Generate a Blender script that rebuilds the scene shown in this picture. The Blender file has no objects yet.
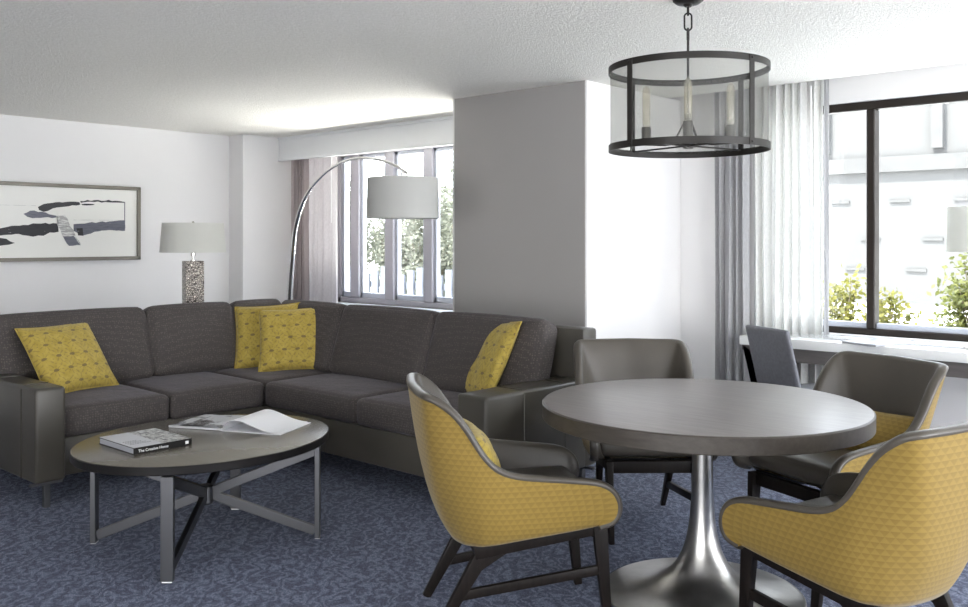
import bpy, bmesh, math, random
from mathutils import Vector, Matrix
random.seed(7)
PI = math.pi
S = bpy.context.scene
COL = S.collection

# ------------------------------------------------------------------ helpers
def new_bm(): return bmesh.new()

def merge(bm, t):
    me = bpy.data.meshes.new('tmp'); t.to_mesh(me); t.free(); bm.from_mesh(me); bpy.data.meshes.remove(me)

def box(bm, x0, x1, y0, y1, z0, z1, bev=0.0, seg=2, mat=None):
    t = bmesh.new(); bmesh.ops.create_cube(t, size=1)
    for v in t.verts:
        v.co = Vector((x0+(v.co.x+.5)*(x1-x0), y0+(v.co.y+.5)*(y1-y0), z0+(v.co.z+.5)*(z1-z0)))
    if bev > 0:
        bmesh.ops.bevel(t, geom=list(t.edges), offset=bev, segments=seg, profile=.5, affect='EDGES')
    if mat is not None: t.transform(mat)
    merge(bm, t)

def bar(bm, p0, p1, w, h, w1=None, h1=None, up=(0, 0, 1), bev=0.0):
    """tapered bar from p0 to p1; w across, h along 'up'"""
    p0, p1 = Vector(p0), Vector(p1); d = (p1-p0).normalized(); up = Vector(up)
    s = d.cross(up)
    if s.length < 1e-4: s = d.cross(Vector((1, 0, 0)))
    s.normalize(); u = s.cross(d).normalized()
    w1 = w if w1 is None else w1; h1 = h if h1 is None else h1
    t = bmesh.new(); vs = []
    for p, a, b in ((p0, w, h), (p1, w1, h1)):
        for i, j in ((-1, -1), (1, -1), (1, 1), (-1, 1)):
            vs.append(t.verts.new(p+s*(a/2*i)+u*(b/2*j)))
    for f in ((0, 1, 2, 3), (7, 6, 5, 4), (0, 4, 5, 1), (1, 5, 6, 2), (2, 6, 7, 3), (3, 7, 4, 0)):
        t.faces.new([vs[i] for i in f])
    bmesh.ops.recalc_face_normals(t, faces=t.faces)
    if bev > 0: bmesh.ops.bevel(t, geom=list(t.edges), offset=bev, segments=2, profile=.5, affect='EDGES')
    merge(bm, t)

def tube(bm, pts, r, n=12, closed=False, cap=True, flat=1.0):
    """r: number or list. Parallel transport frame."""
    pts = [Vector(p) for p in pts]; N = len(pts)
    rs = r if isinstance(r, (list, tuple)) else [r]*N
    T = []
    for i in range(N):
        a = pts[(i-1) % N] if (closed or i > 0) else pts[i]; b = pts[(i+1) % N] if (closed or i < N-1) else pts[i]
        T.append((b-a).normalized())
    ref = Vector((0, 0, 1)) if abs(T[0].z) < .9 else Vector((1, 0, 0))
    u = T[0].cross(ref).normalized(); rings = []
    for i in range(N):
        u = (u-T[i]*u.dot(T[i])).normalized(); v = T[i].cross(u)
        rings.append([bm.verts.new(pts[i]+(u*math.cos(2*PI*k/n)+v*math.sin(2*PI*k/n)*flat)*rs[i]) for k in range(n)])
    for i in range(N if closed else N-1):
        a, b = rings[i], rings[(i+1) % N]
        for k in range(n): bm.faces.new((a[k], a[(k+1) % n], b[(k+1) % n], b[k]))
    if cap and not closed:
        bm.faces.new(rings[0][::-1]); bm.faces.new(rings[-1])

def lathe(bm, prof, c=(0, 0, 0), n=48, close=True):
    c = Vector(c); rings = []
    for r, z in prof:
        rings.append([bm.verts.new(c+Vector((r*math.cos(2*PI*k/n), r*math.sin(2*PI*k/n), z))) for k in range(n)])
    for a, b in zip(rings, rings[1:]):
        for k in range(n): bm.faces.new((a[k], a[(k+1) % n], b[(k+1) % n], b[k]))
    if close:
        if prof[0][0] > 1e-5: bm.faces.new(rings[0][::-1])
        if prof[-1][0] > 1e-5: bm.faces.new(rings[-1])

def ring(bm, r0, r1, z0, z1, c=(0, 0, 0), n=96):
    lathe(bm, [(r0, z0), (r1, z0), (r1, z1), (r0, z1), (r0, z0)], c, n, close=False)

def grid(bm, P, uv=None, wrap=False):
    """P[i][j] points; optional uv function"""
    V = [[bm.verts.new(p) for p in row] for row in P]
    L = bm.loops.layers.uv.verify() if uv else None
    for i in range(len(P)-1):
        for j in range(len(P[0])-1):
            q = ((i, j), (i+1, j), (i+1, j+1), (i, j+1))
            try: f = bm.faces.new([V[a][b] for a, b in q])
            except ValueError: continue
            if uv:
                for l, (a, b) in zip(f.loops, q): l[L].uv = uv[a][b]
    return V

def poly_prism(bm, pts, z0, z1):
    lo = [bm.verts.new((x, y, z0)) for x, y in pts]; hi = [bm.verts.new((x, y, z1)) for x, y in pts]
    n = len(pts); bm.faces.new(lo[::-1]); bm.faces.new(hi)
    for i in range(n): bm.faces.new((lo[i], lo[(i+1) % n], hi[(i+1) % n], hi[i]))

def soft_box(bm, c, size, r, crown=0.0, side=0.0, n=14, M=None, sag=0.0):
    """upholstered block: rounded box, top crowned, sides bulged"""
    hx, hy, hz = [s/2 for s in size]; t = bmesh.new(); key = {}
    def vert(q):
        k = tuple(round(a, 5) for a in q)
        if k in key: return key[k]
        # spread samples to the borders so that the rounded rims are smooth
        f = lambda a: math.copysign(1-(1-abs(a))**1.7, a)
        qq = Vector((f(q[0]), f(q[1]), f(q[2])))
        p = Vector((qq.x*hx, qq.y*hy, qq.z*hz))
        i = Vector([max(-h+r, min(h-r, a)) if h > r else 0 for a, h in zip(p, (hx, hy, hz))])
        d = p-i
        if d.length > 1e-7: p = i+d.normalized()*min(r, hx, hy, hz)
        bx, by, bz = 1-qq.x**2, 1-qq.y**2, 1-qq.z**2
        if q[2] > 0: p.z += crown*(bx*by)**.6*max(q[2], 0) if (bx > 0 and by > 0) else 0
        if bz > 0:
            p.x += side*qq.x*bz*max(by, 0); p.y += side*qq.y*bz*max(bx, 0)
        key[k] = t.verts.new(p); return key[k]
    for ax in range(3):
        for sg in (-1, 1):
            for i in range(n):
                for j in range(n):
                    cs = []
                    for a, b in ((i, j), (i+1, j), (i+1, j+1), (i, j+1)):
                        q = [0, 0, 0]; q[ax] = sg; q[(ax+1) % 3] = -1+2*a/n; q[(ax+2) % 3] = -1+2*b/n
                        cs.append(vert(q))
                    if sg < 0: cs.reverse()
                    try: t.faces.new(cs)
                    except ValueError: pass
    T = Matrix.Translation(Vector(c))
    t.transform(T @ M if M is not None else T)
    merge(bm, t)

def build(name, bm, mat, parent=None, world=True, smooth=True, angle=35, recalc=True):
    """one mesh object. Shapes are given in room coordinates when world, else in the parent's."""
    if recalc: bmesh.ops.recalc_face_normals(bm, faces=bm.faces)
    me = bpy.data.meshes.new(name)
    if parent is not None and world:
        off = Vector((0, 0, 0)); p = parent
        while p is not None: off += p.location; p = p.parent
        bmesh.ops.translate(bm, vec=-off, verts=bm.verts)
    bm.to_mesh(me); bm.free()
    me.materials.append(mat)
    if smooth:
        me.polygons.foreach_set('use_smooth', [True]*len(me.polygons))
        me.set_sharp_from_angle(angle=math.radians(angle))
    o = bpy.data.objects.new(name, me); COL.objects.link(o)
    if parent is not None: o.parent = parent
    return o

def thing(name, label, cat, loc=(0, 0, 0), rz=0.0, group=None):
    o = bpy.data.objects.new(name, None); COL.objects.link(o); o.empty_display_size = .1
    o.location = loc; o.rotation_euler = (0, 0, rz); o['label'] = label; o['category'] = cat; o['kind'] = 'thing'
    if group: o['group'] = group
    return o

def tag(o, label, cat, group=None):
    o['label'] = label; o['category'] = cat; o['kind'] = 'thing'
    if group: o['group'] = group
    return o

def structure(name, bm, mat, parent=None, **k):
    o = build(name, bm, mat, parent, **k)
    if parent is None: o['kind'] = 'structure'
    return o

def root_structure(name, loc=(0, 0, 0)):
    o = bpy.data.objects.new(name, None); COL.objects.link(o); o.location = loc; o['kind'] = 'structure'; return o

def dup_tree(o, parent=None):
    c = o.copy(); COL.objects.link(c); c.parent = parent
    for ch in list(o.children): dup_tree(ch, c)
    return c

# ------------------------------------------------------------------ materials
def mat(name): 
    m = bpy.data.materials.new(name); m.use_nodes = True; nt = m.node_tree
    return m, nt, nt.nodes['Principled BSDF'], nt.nodes['Material Output']

def N(nt, t, **k):
    n = nt.nodes.new(t)
    for a, b in k.items():
        if a in ('inputs',): 
            for i, v in b.items(): n.inputs[i].default_value = v
        else: setattr(n, a, b)
    return n

def ramp(nt, fac, stops, interp='LINEAR'):
    r = nt.nodes.new('ShaderNodeValToRGB'); r.color_ramp.interpolation = interp
    els = r.color_ramp.elements
    while len(els) < len(stops): els.new(.5)
    for e, (p, c) in zip(els, stops): e.position = p; e.color = (*c, 1) if len(c) == 3 else c
    nt.links.new(fac, r.inputs[0]); return r.outputs[0]

def coord(nt, out='Object', scale=(1, 1, 1), rot=(0, 0, 0)):
    c = nt.nodes.new('ShaderNodeTexCoord'); m = nt.nodes.new('ShaderNodeMapping')
    m.inputs['Scale'].default_value = scale; m.inputs['Rotation'].default_value = rot
    nt.links.new(c.outputs[out], m.inputs['Vector']); return m.outputs[0]

def noise(nt, vec, scale, detail=3, rough=.5, dist=0):
    n = N(nt, 'ShaderNodeTexNoise', inputs={'Scale': scale, 'Detail': detail, 'Roughness': rough, 'Distortion': dist})
    nt.links.new(vec, n.inputs['Vector']); return n.outputs['Fac']

def bump(nt, bsdf, h, strength=.3, dist=.01):
    b = N(nt, 'ShaderNodeBump', inputs={'Strength': strength, 'Distance': dist})
    nt.links.new(h, b.inputs['Height']); nt.links.new(b.outputs[0], bsdf.inputs['Normal'])

def math_n(nt, op, a, b=None):
    n = nt.nodes.new('ShaderNodeMath'); n.operation = op
    for i, x in enumerate((a, b)):
        if x is None: continue
        if isinstance(x, (int, float)): n.inputs[i].default_value = x
        else: nt.links.new(x, n.inputs[i])
    return n.outputs[0]

def plain(name, c, rough=.5, metal=0, var=0.0, vs=6, bs=0, bscale=200, spec=.5, coat=0):
    m, nt, b, o = mat(name)
    b.inputs['Base Color'].default_value = (*c, 1); b.inputs['Roughness'].default_value = rough
    b.inputs['Metallic'].default_value = metal; b.inputs['Specular IOR Level'].default_value = spec
    b.inputs['Coat Weight'].default_value = coat
    v = coord(nt)
    if var:
        f = noise(nt, v, vs, 4)
        c0 = [x*(1-var) for x in c]; c1 = [min(1, x*(1+var)) for x in c]
        nt.links.new(ramp(nt, f, [(.3, c0), (.7, c1)]), b.inputs['Base Color'])
    if bs: bump(nt, b, noise(nt, v, bscale, 3), bs, .002)
    return m

M_wall = plain('wall_paint', (.74, .732, .73), .75, var=.012, vs=2, bs=.12, bscale=300)
M_wallgrey = plain('column_front_grey', (.315, .302, .293), .7, var=.02, vs=1.5, bs=.12, bscale=300)
M_white = plain('white_paint', (.8, .8, .79), .45, var=.01)
M_valance = plain('valance_paint', (.78, .79, .80), .5, var=.01)

def ceiling_mat():
    m, nt, b, o = mat('ceiling_texture'); b.inputs['Roughness'].default_value = .9
    v = coord(nt); f = noise(nt, v, 45, 5, .6); g = noise(nt, v, 110, 3, .6)
    s = math_n(nt, 'ADD', f, g)
    nt.links.new(ramp(nt, f, [(.3, (.81, .79, .74)), (.7, (.89, .872, .825))]), b.inputs['Base Color'])
    bump(nt, b, s, .6, .012); return m
M_ceiling = ceiling_mat()

def carpet():
    m, nt, b, o = mat('carpet_loop'); b.inputs['Roughness'].default_value = .95; b.inputs['Specular IOR Level'].default_value = .15
    v = coord(nt)
    warp = noise(nt, v, 1.6, 3)
    w = N(nt, 'ShaderNodeTexWave', wave_type='BANDS', bands_direction='DIAGONAL', inputs={'Scale': 7.0, 'Distortion': 16.0, 'Detail': 3.0, 'Detail Scale': 1.6, 'Detail Roughness': .6})
    nt.links.new(v, w.inputs['Vector'])
    fine = noise(nt, coord(nt, scale=(1, 2.4, 1), rot=(0, 0, .8)), 130, 3, .75)
    mid = noise(nt, v, 30, 4, .7)
    a = math_n(nt, 'MULTIPLY', w.outputs['Fac'], .11); a2 = math_n(nt, 'MULTIPLY', fine, .75); a3 = math_n(nt, 'MULTIPLY', mid, .18)
    s = math_n(nt, 'ADD', math_n(nt, 'ADD', a, a2), a3)
    nt.links.new(ramp(nt, s, [(.38, (.040, .046, .068)), (.54, (.125, .140, .200)), (.70, (.34, .37, .46))]), b.inputs['Base Color'])
    bump(nt, b, s, .7, .008); return m
M_carpet = carpet()

def leather(name, c, rough=.38):
    m, nt, b, o = mat(name); b.inputs['Roughness'].default_value = rough; b.inputs['Specular IOR Level'].default_value = .38
    v = coord(nt); f = noise(nt, v, 4, 3); n = N(nt, 'ShaderNodeTexVoronoi', inputs={'Scale': 260.0}); nt.links.new(v, n.inputs['Vector'])
    nt.links.new(ramp(nt, f, [(.3, [x*.88 for x in c]), (.7, [x*1.12 for x in c])]), b.inputs['Base Color'])
    bump(nt, b, n.outputs['Distance'], .12, .002); return m
M_sofa_leather = leather('sofa_leather', (.056, .051, .042), .33)
M_chair_leather = leather('chair_leather', (.066, .058, .048), .32)

def sofa_fabric():
    m, nt, b, o = mat('sofa_weave'); b.inputs['Roughness'].default_value = .85; b.inputs['Sheen Weight'].default_value = .12
    b.inputs['Sheen Roughness'].default_value = .4; b.inputs['Sheen Tint'].default_value = (.85, .8, .95, 1)
    v = coord(nt)
    n = N(nt, 'ShaderNodeTexVoronoi', inputs={'Scale': 76.0, 'Randomness': .5}); nt.links.new(v, n.inputs['Vector'])
    base = ramp(nt, n.outputs['Distance'], [(.10, (.105, .090, .078)), (.42, (.047, .040, .038))])
    nt.links.new(base, b.inputs['Base Color'])
    f = noise(nt, v, 5, 3); s = math_n(nt, 'ADD', math_n(nt, 'MULTIPLY', f, 4.0), math_n(nt, 'MULTIPLY', n.outputs['Distance'], -.4))
    bump(nt, b, s, .35, .01); return m
M_sofa = sofa_fabric()

def chevron():
    m, nt, b, o = mat('yellow_chevron_fabric'); b.inputs['Roughness'].default_value = .8; b.inputs['Sheen Weight'].default_value = .15
    c = nt.nodes.new('ShaderNodeTexCoord'); sx = nt.nodes.new('ShaderNodeSeparateXYZ'); nt.links.new(c.outputs['UV'], sx.inputs[0])
    p = .028
    u = math_n(nt, 'DIVIDE', sx.outputs[0], p); v = math_n(nt, 'DIVIDE', sx.outputs[1], p*.72)
    fu = math_n(nt, 'FRACT', math_n(nt, 'ADD', u, math_n(nt, 'MULTIPLY', math_n(nt, 'FLOOR', v), .5)))
    tri = math_n(nt, 'ABSOLUTE', math_n(nt, 'SUBTRACT', math_n(nt, 'MULTIPLY', fu, 2), 1))
    g = math_n(nt, 'SUBTRACT', 1, math_n(nt, 'FRACT', v))
    d = math_n(nt, 'SUBTRACT', g, tri)           # sawtooth triangles
    k = math_n(nt, 'GREATER_THAN', d, 0.0)
    soft = math_n(nt, 'ADD', math_n(nt, 'MULTIPLY', k, .55), math_n(nt, 'MULTIPLY', g, .45))
    nz = noise(nt, coord(nt), 60, 3)
    s = math_n(nt, 'ADD', math_n(nt, 'MULTIPLY', soft, .75), math_n(nt, 'MULTIPLY', nz, .3))
    nt.links.new(ramp(nt, s, [(.15, (.168, .104, .012)), (.85, (.222, .143, .022))]), b.inputs['Base Color'])
    bump(nt, b, s, .2, .003); return m
M_yellow = chevron()

def flower():
    m, nt, b, o = mat('yellow_dandelion_fabric'); b.inputs['Roughness'].default_value = .8; b.inputs['Sheen Weight'].default_value = .15
    c = nt.nodes.new('ShaderNodeTexCoord'); sx = nt.nodes.new('ShaderNodeSeparateXYZ'); nt.links.new(c.outputs['UV'], sx.inputs[0])
    u = math_n(nt, 'MULTIPLY', sx.outputs[0], 11.5); v = math_n(nt, 'MULTIPLY', sx.outputs[1], 11.5)
    row = math_n(nt, 'FLOOR', v)
    uu = math_n(nt, 'ADD', u, math_n(nt, 'MULTIPLY', math_n(nt, 'MODULO', row, 2), .5))
    fx = math_n(nt, 'SUBTRACT', math_n(nt, 'FRACT', uu), .5); fy = math_n(nt, 'SUBTRACT', math_n(nt, 'FRACT', v), .5)
    r = math_n(nt, 'SQRT', math_n(nt, 'ADD', math_n(nt, 'MULTIPLY', fx, fx), math_n(nt, 'MULTIPLY', math_n(nt, 'MULTIPLY', fy, fy), 3.2)))
    a = math_n(nt, 'ARCTAN2', fy, fx)
    ray = math_n(nt, 'COSINE', math_n(nt, 'MULTIPLY', a, 9))
    wob = noise(nt, c.outputs['UV'], 40, 3, .7)
    core = math_n(nt, 'LESS_THAN', math_n(nt, 'ADD', r, math_n(nt, 'MULTIPLY', wob, .25)), .31)
    stroke = math_n(nt, 'MULTIPLY', math_n(nt, 'GREATER_THAN', ray, .55), math_n(nt, 'GREATER_THAN', wob, .47))
    k = math_n(nt, 'MAXIMUM', core, math_n(nt, 'MULTIPLY', stroke, .45))
    nz = noise(nt, coord(nt), 30, 3)
    mix = nt.nodes.new('ShaderNodeMix'); mix.data_type = 'RGBA'
    nt.links.new(math_n(nt, 'MULTIPLY', k, .8), mix.inputs[0])
    nt.links.new(ramp(nt, nz, [(.3, (.31, .225, .030)), (.7, (.43, .32, .06))]), mix.inputs[6]); mix.inputs[7].default_value = (.11, .075, .035, 1)
    nt.links.new(mix.outputs[2], b.inputs['Base Color'])
    bump(nt, b, noise(nt, coord(nt), 12, 3), .35, .01); return m
M_flower = flower()

def wood(name, c0, c1, rough=.35, sc=(1.2, 14, 14), rot=(0, 0, 0), coat=0, spec=.5):
    m, nt, b, o = mat(name); b.inputs['Specular IOR Level'].default_value = spec; b.inputs['Roughness'].default_value = rough; b.inputs['Coat Weight'].default_value = coat
    b.inputs['Coat Roughness'].default_value = .2
    v = coord(nt, scale=sc, rot=rot); f = noise(nt, v, 4, 6, .6, .4)
    nt.links.new(ramp(nt, f, [(.3, c0), (.7, c1)]), b.inputs['Base Color']); bump(nt, b, f, .05, .002); return m
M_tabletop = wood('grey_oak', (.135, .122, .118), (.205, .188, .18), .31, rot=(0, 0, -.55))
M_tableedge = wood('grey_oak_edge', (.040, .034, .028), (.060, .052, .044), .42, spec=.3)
M_coffee = wood('ebonised_veneer', (.100, .088, .068), (.108, .095, .074), .27, coat=.2)
M_espresso = wood('espresso_wood', (.006, .0045, .004), (.012, .009, .0075), .45, sc=(14, 14, 1.5), spec=.16)
M_apron = wood('desk_grey_wood', (.085, .078, .075), (.12, .11, .105), .5)
M_steel = plain('brushed_steel', (.50, .49, .47), .30, 1, var=.06, vs=30)
M_steel_d = plain('satin_steel', (.17, .17, .175), .34, 1)
M_chrome = plain('chrome', (.82, .82, .82), .09, 1)
M_nickel = plain('nickel', (.6, .58, .55), .25, 1)
M_bronze = plain('dark_bronze', (.014, .012, .010), .45, 0, spec=.3)
M_brass = plain('grey_socket', (.10, .095, .085), .5)
M_black = plain('black_plastic', (.010, .009, .009), .45, spec=.2)
M_winframe2 = plain('bronze_window_frame', (.016, .011, .008), .45, 0, spec=.3)
M_winframe1 = plain('grey_window_frame', (.36, .35, .385), .45)
M_winsash = plain('light_window_sash', (.42, .44, .50), .4)
M_sill = plain('window_sill', (.75, .78, .82), .3)
M_desk = plain('white_laminate', (.78, .79, .78), .12, coat=.4)
M_deskchair = plain('grey_chair_fabric', (.15, .153, .17), .75, var=.12, vs=60, bs=.3, bscale=400)
M_paper = plain('paper', (.82, .82, .84), .5)
M_picframe = plain('pewter_frame', (.19, .175, .15), .35, .7)
M_mat = plain('picture_paper', (.80, .795, .76), .35)

def ink(name, c, alpha_noise=.5):
    m, nt, b, o = mat(name); b.inputs['Roughness'].default_value = .5
    v = coord(nt, scale=(1, 2.2, 16)); f = noise(nt, v, 5, 5, .7)
    nt.links.new(ramp(nt, f, [(.30, [min(1, x*.6) for x in c]), (.52, c), (alpha_noise, c), (alpha_noise+.04, (.72, .72, .70))]), b.inputs['Base Color']); return m
M_ink = ink('black_brush_ink', (.022, .022, .028), .66)
M_ink2 = ink('slate_brush_ink', (.13, .135, .17), .70)
M_ink3 = ink('pale_brush_ink', (.42, .42, .41), .52)

def shade_mat(name, c, tr=.45):
    m, nt, b, o = mat(name); b.inputs['Base Color'].default_value = (*c, 1); b.inputs['Roughness'].default_value = .9
    t = nt.nodes.new('ShaderNodeBsdfTranslucent'); t.inputs[0].default_value = (*c, 1)
    mx = nt.nodes.new('ShaderNodeMixShader'); mx.inputs[0].default_value = tr
    nt.links.new(b.outputs[0], mx.inputs[1]); nt.links.new(t.outputs[0], mx.inputs[2]); nt.links.new(mx.outputs[0], o.inputs[0])
    v = coord(nt, scale=(1, 1, 1)); f = noise(nt, v, 220, 3); bump(nt, b, f, .3, .002); return m
M_shade = shade_mat('linen_shade', (.58, .58, .56), .35)
M_shade_w = shade_mat('white_shade', (.72, .72, .68), .35)

def cloth(name, c, transp, transl):
    m, nt, b, o = mat(name); b.inputs['Base Color'].default_value = (*c, 1); b.inputs['Roughness'].default_value = .95
    v = coord(nt, scale=(1, 1, .25)); f = noise(nt, v, 160, 3)
    nt.links.new(ramp(nt, f, [(.3, [x*.9 for x in c]), (.7, [min(1, x*1.08) for x in c])]), b.inputs['Base Color'])
    t = nt.nodes.new('ShaderNodeBsdfTranslucent'); t.inputs[0].default_value = (*c, 1)
    mx = nt.nodes.new('ShaderNodeMixShader'); mx.inputs[0].default_value = transl
    nt.links.new(b.outputs[0], mx.inputs[1]); nt.links.new(t.outputs[0], mx.inputs[2])
    tp = nt.nodes.new('ShaderNodeBsdfTransparent'); m2 = nt.nodes.new('ShaderNodeMixShader'); m2.inputs[0].default_value = transp
    nt.links.new(mx.outputs[0], m2.inputs[1]); nt.links.new(tp.outputs[0], m2.inputs[2]); nt.links.new(m2.outputs[0], o.inputs[0]); return m
M_sheer = cloth('white_sheer', (.70, .70, .68), .03, .16)
M_drape = cloth('grey_drape', (.40, .40, .41), .0, .12)
M_drape1 = cloth('mauve_drape', (.42, .37, .37), .0, .3)

M_sheer1 = cloth('pale_mauve_sheer', (.62, .59, .60), .02, .22)

def glass(name, tint=(1, 1, 1), refl=.06, haze=0.0, hazec=(.5, .5, .5)):
    m, nt, b, o = mat(name); nt.nodes.remove(b)
    t = nt.nodes.new('ShaderNodeBsdfTransparent'); t.inputs[0].default_value = (*tint, 1)
    g = nt.nodes.new('ShaderNodeBsdfGlossy'); g.inputs['Roughness'].default_value = .02
    mx = nt.nodes.new('ShaderNodeMixShader'); mx.inputs[0].default_value = refl
    nt.links.new(t.outputs[0], mx.inputs[1]); nt.links.new(g.outputs[0], mx.inputs[2]); last = mx
    if haze:
        d = nt.nodes.new('ShaderNodeBsdfDiffuse'); d.inputs[0].default_value = (*hazec, 1)
        m3 = nt.nodes.new('ShaderNodeMixShader'); m3.inputs[0].default_value = haze
        nt.links.new(mx.outputs[0], m3.inputs[1]); nt.links.new(d.outputs[0], m3.inputs[2]); last = m3
    nt.links.new(last.outputs[0], o.inputs[0]); return m
M_glass = glass('window_glass', (.97, .98, .98), .04)
M_drumglass = glass('smoked_mesh_glass', (.86, .86, .85), .02, .06, (.32, .32, .31))
M_bulb = glass('bulb_glass', (.94, .92, .84), .08, .22, (.80, .77, .66))

def mosaic():
    m, nt, b, o = mat('mosaic_silver'); b.inputs['Metallic'].default_value = .75; b.inputs['Roughness'].default_value = .3
    v = coord(nt, scale=(1, 1, 1)); n = N(nt, 'ShaderNodeTexVoronoi', feature='DISTANCE_TO_EDGE', inputs={'Scale': 62.0}); nt.links.new(v, n.inputs['Vector'])
    nt.links.new(ramp(nt, n.outputs['Distance'], [(.05, (.05, .04, .035)), (.16, (.62, .57, .52))]), b.inputs['Base Color'])
    bump(nt, b, n.outputs['Distance'], .8, .01); return m
M_mosaic = mosaic()

# outside
M_facade = plain('pale_render', (.088, .088, .087), .9, var=.04, vs=.5)
M_facade_d = plain('darker_render', (.079, .079, .078), .9, var=.1, vs=3)  # slightly darker render for ledge, hoods and pipes
M_facade_w = plain('facade_window', (.066, .066, .067), .5)
M_ground = plain('outdoor_paving', (.72, .72, .70), .9, var=.05, vs=1)
M_fence = plain('pale_fence', (.09, .10, .12), .8, var=.08)
def leafm(name, c0, c1):
    m, nt, b, o = mat(name); b.inputs['Roughness'].default_value = .6
    v = coord(nt); f = noise(nt, v, 9, 3, .7); c = ramp(nt, f, [(.3, c0), (.7, c1)]); nt.links.new(c, b.inputs['Base Color'])
    t = nt.nodes.new('ShaderNodeBsdfTranslucent'); nt.links.new(c, t.inputs[0])
    mx = nt.nodes.new('ShaderNodeMixShader'); mx.inputs[0].default_value = .45
    nt.links.new(b.outputs[0], mx.inputs[1]); nt.links.new(t.outputs[0], mx.inputs[2]); nt.links.new(mx.outputs[0], o.inputs[0]); return m
M_leaf = leafm('yellow_green_leaf', (.065, .075, .010), (.22, .20, .04))
M_leaf_d = leafm('green_leaf', (.040, .055, .012), (.16, .165, .04))
M_leaf_p = leafm('pale_leaf', (.085, .095, .065), (.20, .205, .16))
M_twig = plain('twig', (.10, .08, .05), .8)

# ------------------------------------------------------------------ room shell
CZ = 2.44
WY = 6.15      # inner face of the window wall
XL, XR, YB = -8.2, 3.4, -3.2

bm = new_bm(); box(bm, XL-.2, XR+.2, YB-.2, WY+.25, -.15, 0); structure('floor', bm, M_carpet, smooth=False)
bm = new_bm(); box(bm, XL-.2, XR+.2, YB-.2, 5.97, CZ, CZ+.25)
box(bm, XL-.2, XR+.2, 5.97, WY+.25, CZ+.12, CZ+.25)
structure('ceiling', bm, M_ceiling, smooth=False)
bm = new_bm(); box(bm, XL-.2, XL, YB-.2, WY+.25, 0, CZ+.12); structure('wall_left', bm, M_wall, smooth=False)

def wall_with_openings(x0, x1, y0, y1, z0, z1, ops, axis='x'):
    """wall along x with rectangular openings [(a,b,za,zb)]"""
    bm = new_bm(); cur = x0
    B = (lambda a, b, za, zb: box(bm, a, b, y0, y1, za, zb)) if axis == 'x' else (lambda a, b, za, zb: box(bm, y0, y1, a, b, za, zb))
    for a, b, za, zb in ops:
        if a > cur: B(cur, a, z0, z1)
        B(a, b, z0, za); B(a, b, zb, z1); cur = b
    if cur < x1: B(cur, x1, z0, z1)
    return bm
W1 = (-7.75, -4.86, .72, 2.34); W2 = (-2.90, 2.2, .755, 2.30)
structure('wall_window_side', wall_with_openings(XL, XR, WY, WY+.22, 0, CZ+.12, [W1, W2]), M_wall, smooth=False)
W3 = (1.0, 5.4, .15, 2.35); W4 = (-1.9, 2.9, .3, 2.3)  # openings added in the unseen walls for extra light
structure('wall_right', wall_with_openings(YB, WY, XR, XR+.2, 0, CZ, [W3], 'y'), M_wall, smooth=False)
structure('wall_camera_side', wall_with_openings(XL, XR, YB-.2, YB, 0, CZ, [W4]), M_wall, smooth=False)

bm = new_bm(); box(bm, XL, -7.95, 5.17, WY, 0, CZ, .004, 1); structure('trim_1', bm, M_wall, smooth=False)       # corner pier
bm = new_bm(); box(bm, -4.80, -3.56, 4.94, WY, 0, CZ, .004, 1); wc = structure('wall_column', bm, M_wall, smooth=False)
bm = new_bm(); box(bm, -4.775, -3.575, 4.935, 4.9405, 0, CZ); build('grey_front_panel', bm, M_wallgrey, wc, smooth=False)  # thin sheet of darker grey over the column's front face

def window(name, x0, x1, y0, z0, z1, mull, fw, fm, sash=None, dep=.08):
    r = root_structure(name, ((x0+x1)/2, y0, z0))
    bm = new_bm(); box(bm, x0, x1, y0, y0+dep, z1-fw, z1, .004, 1); box(bm, x0, x1, y0, y0+dep, z0, z0+fw*.8, .004, 1)
    box(bm, x0, x0+fw*.8, y0, y0+dep, z0, z1, .004, 1); box(bm, x1-fw*.8, x1, y0, y0+dep, z0, z1, .004, 1)
    build('window_frame', bm, fm, r, smooth=False)
    for a, b in mull:
        bm = new_bm(); box(bm, a, b, y0-.01, y0+dep, z0+fw*.8, z1-fw, .006, 1); build('mullion', bm, fm, r, smooth=False)
    if sash:
        edges = [x0+fw*.8]+[q for ab in mull for q in ab]+[x1-fw*.8]
        for a, b in zip(edges[::2], edges[1::2]):
            if b-a < .1: continue
            bm = new_bm(); s = .035; zz0, zz1 = z0+fw*.8, z1-fw
            for q in ((a, a+s, zz0, zz1), (b-s, b, zz0, zz1), (a, b, zz0, zz0+s*1.6), (a, b, zz1-s, zz1)):
                box(bm, q[0], q[1], y0+.02, y0+dep-.01, q[2], q[3], .004, 1)
            build('sash', bm, sash, r, smooth=False)
    bm = new_bm(); box(bm, x0+.01, x1-.01, y0+dep*.55, y0+dep*.55+.006, z0+.01, z1-.01); build('window_pane', bm, M_glass, r, smooth=False)
    return r
w = window('window_1', W1[0], W1[1], WY+.06, W1[2], W1[3], [(-7.53, -7.39), (-6.985, -6.855), (-6.42, -6.30), (-5.86, -5.74), (-5.30, -5.18)], .07, M_winframe1, M_winsash)
bm = new_bm(); box(bm, W1[0]-.02, W1[1]+.02, WY-.12, WY+.06, W1[2]-.035, W1[2], .008); build('window_sill', bm, M_sill, w)
w = window('window_2', W2[0], W2[1], WY+.03, W2[2], W2[3], [(-2.19, -2.135), (-.55, -.49), (1.0, 1.06)], .055, M_winframe2)
bm = new_bm()
for a, b in ((W2[0]+.04, -2.19), (-2.135, -.55), (-.49, 1.0), (1.06, W2[1]-.04)): box(bm, a, b, WY+.05, WY+.10, .795, .835, .004, 1)
build('lower_rail', bm, M_winsash, w, smooth=False)
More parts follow.
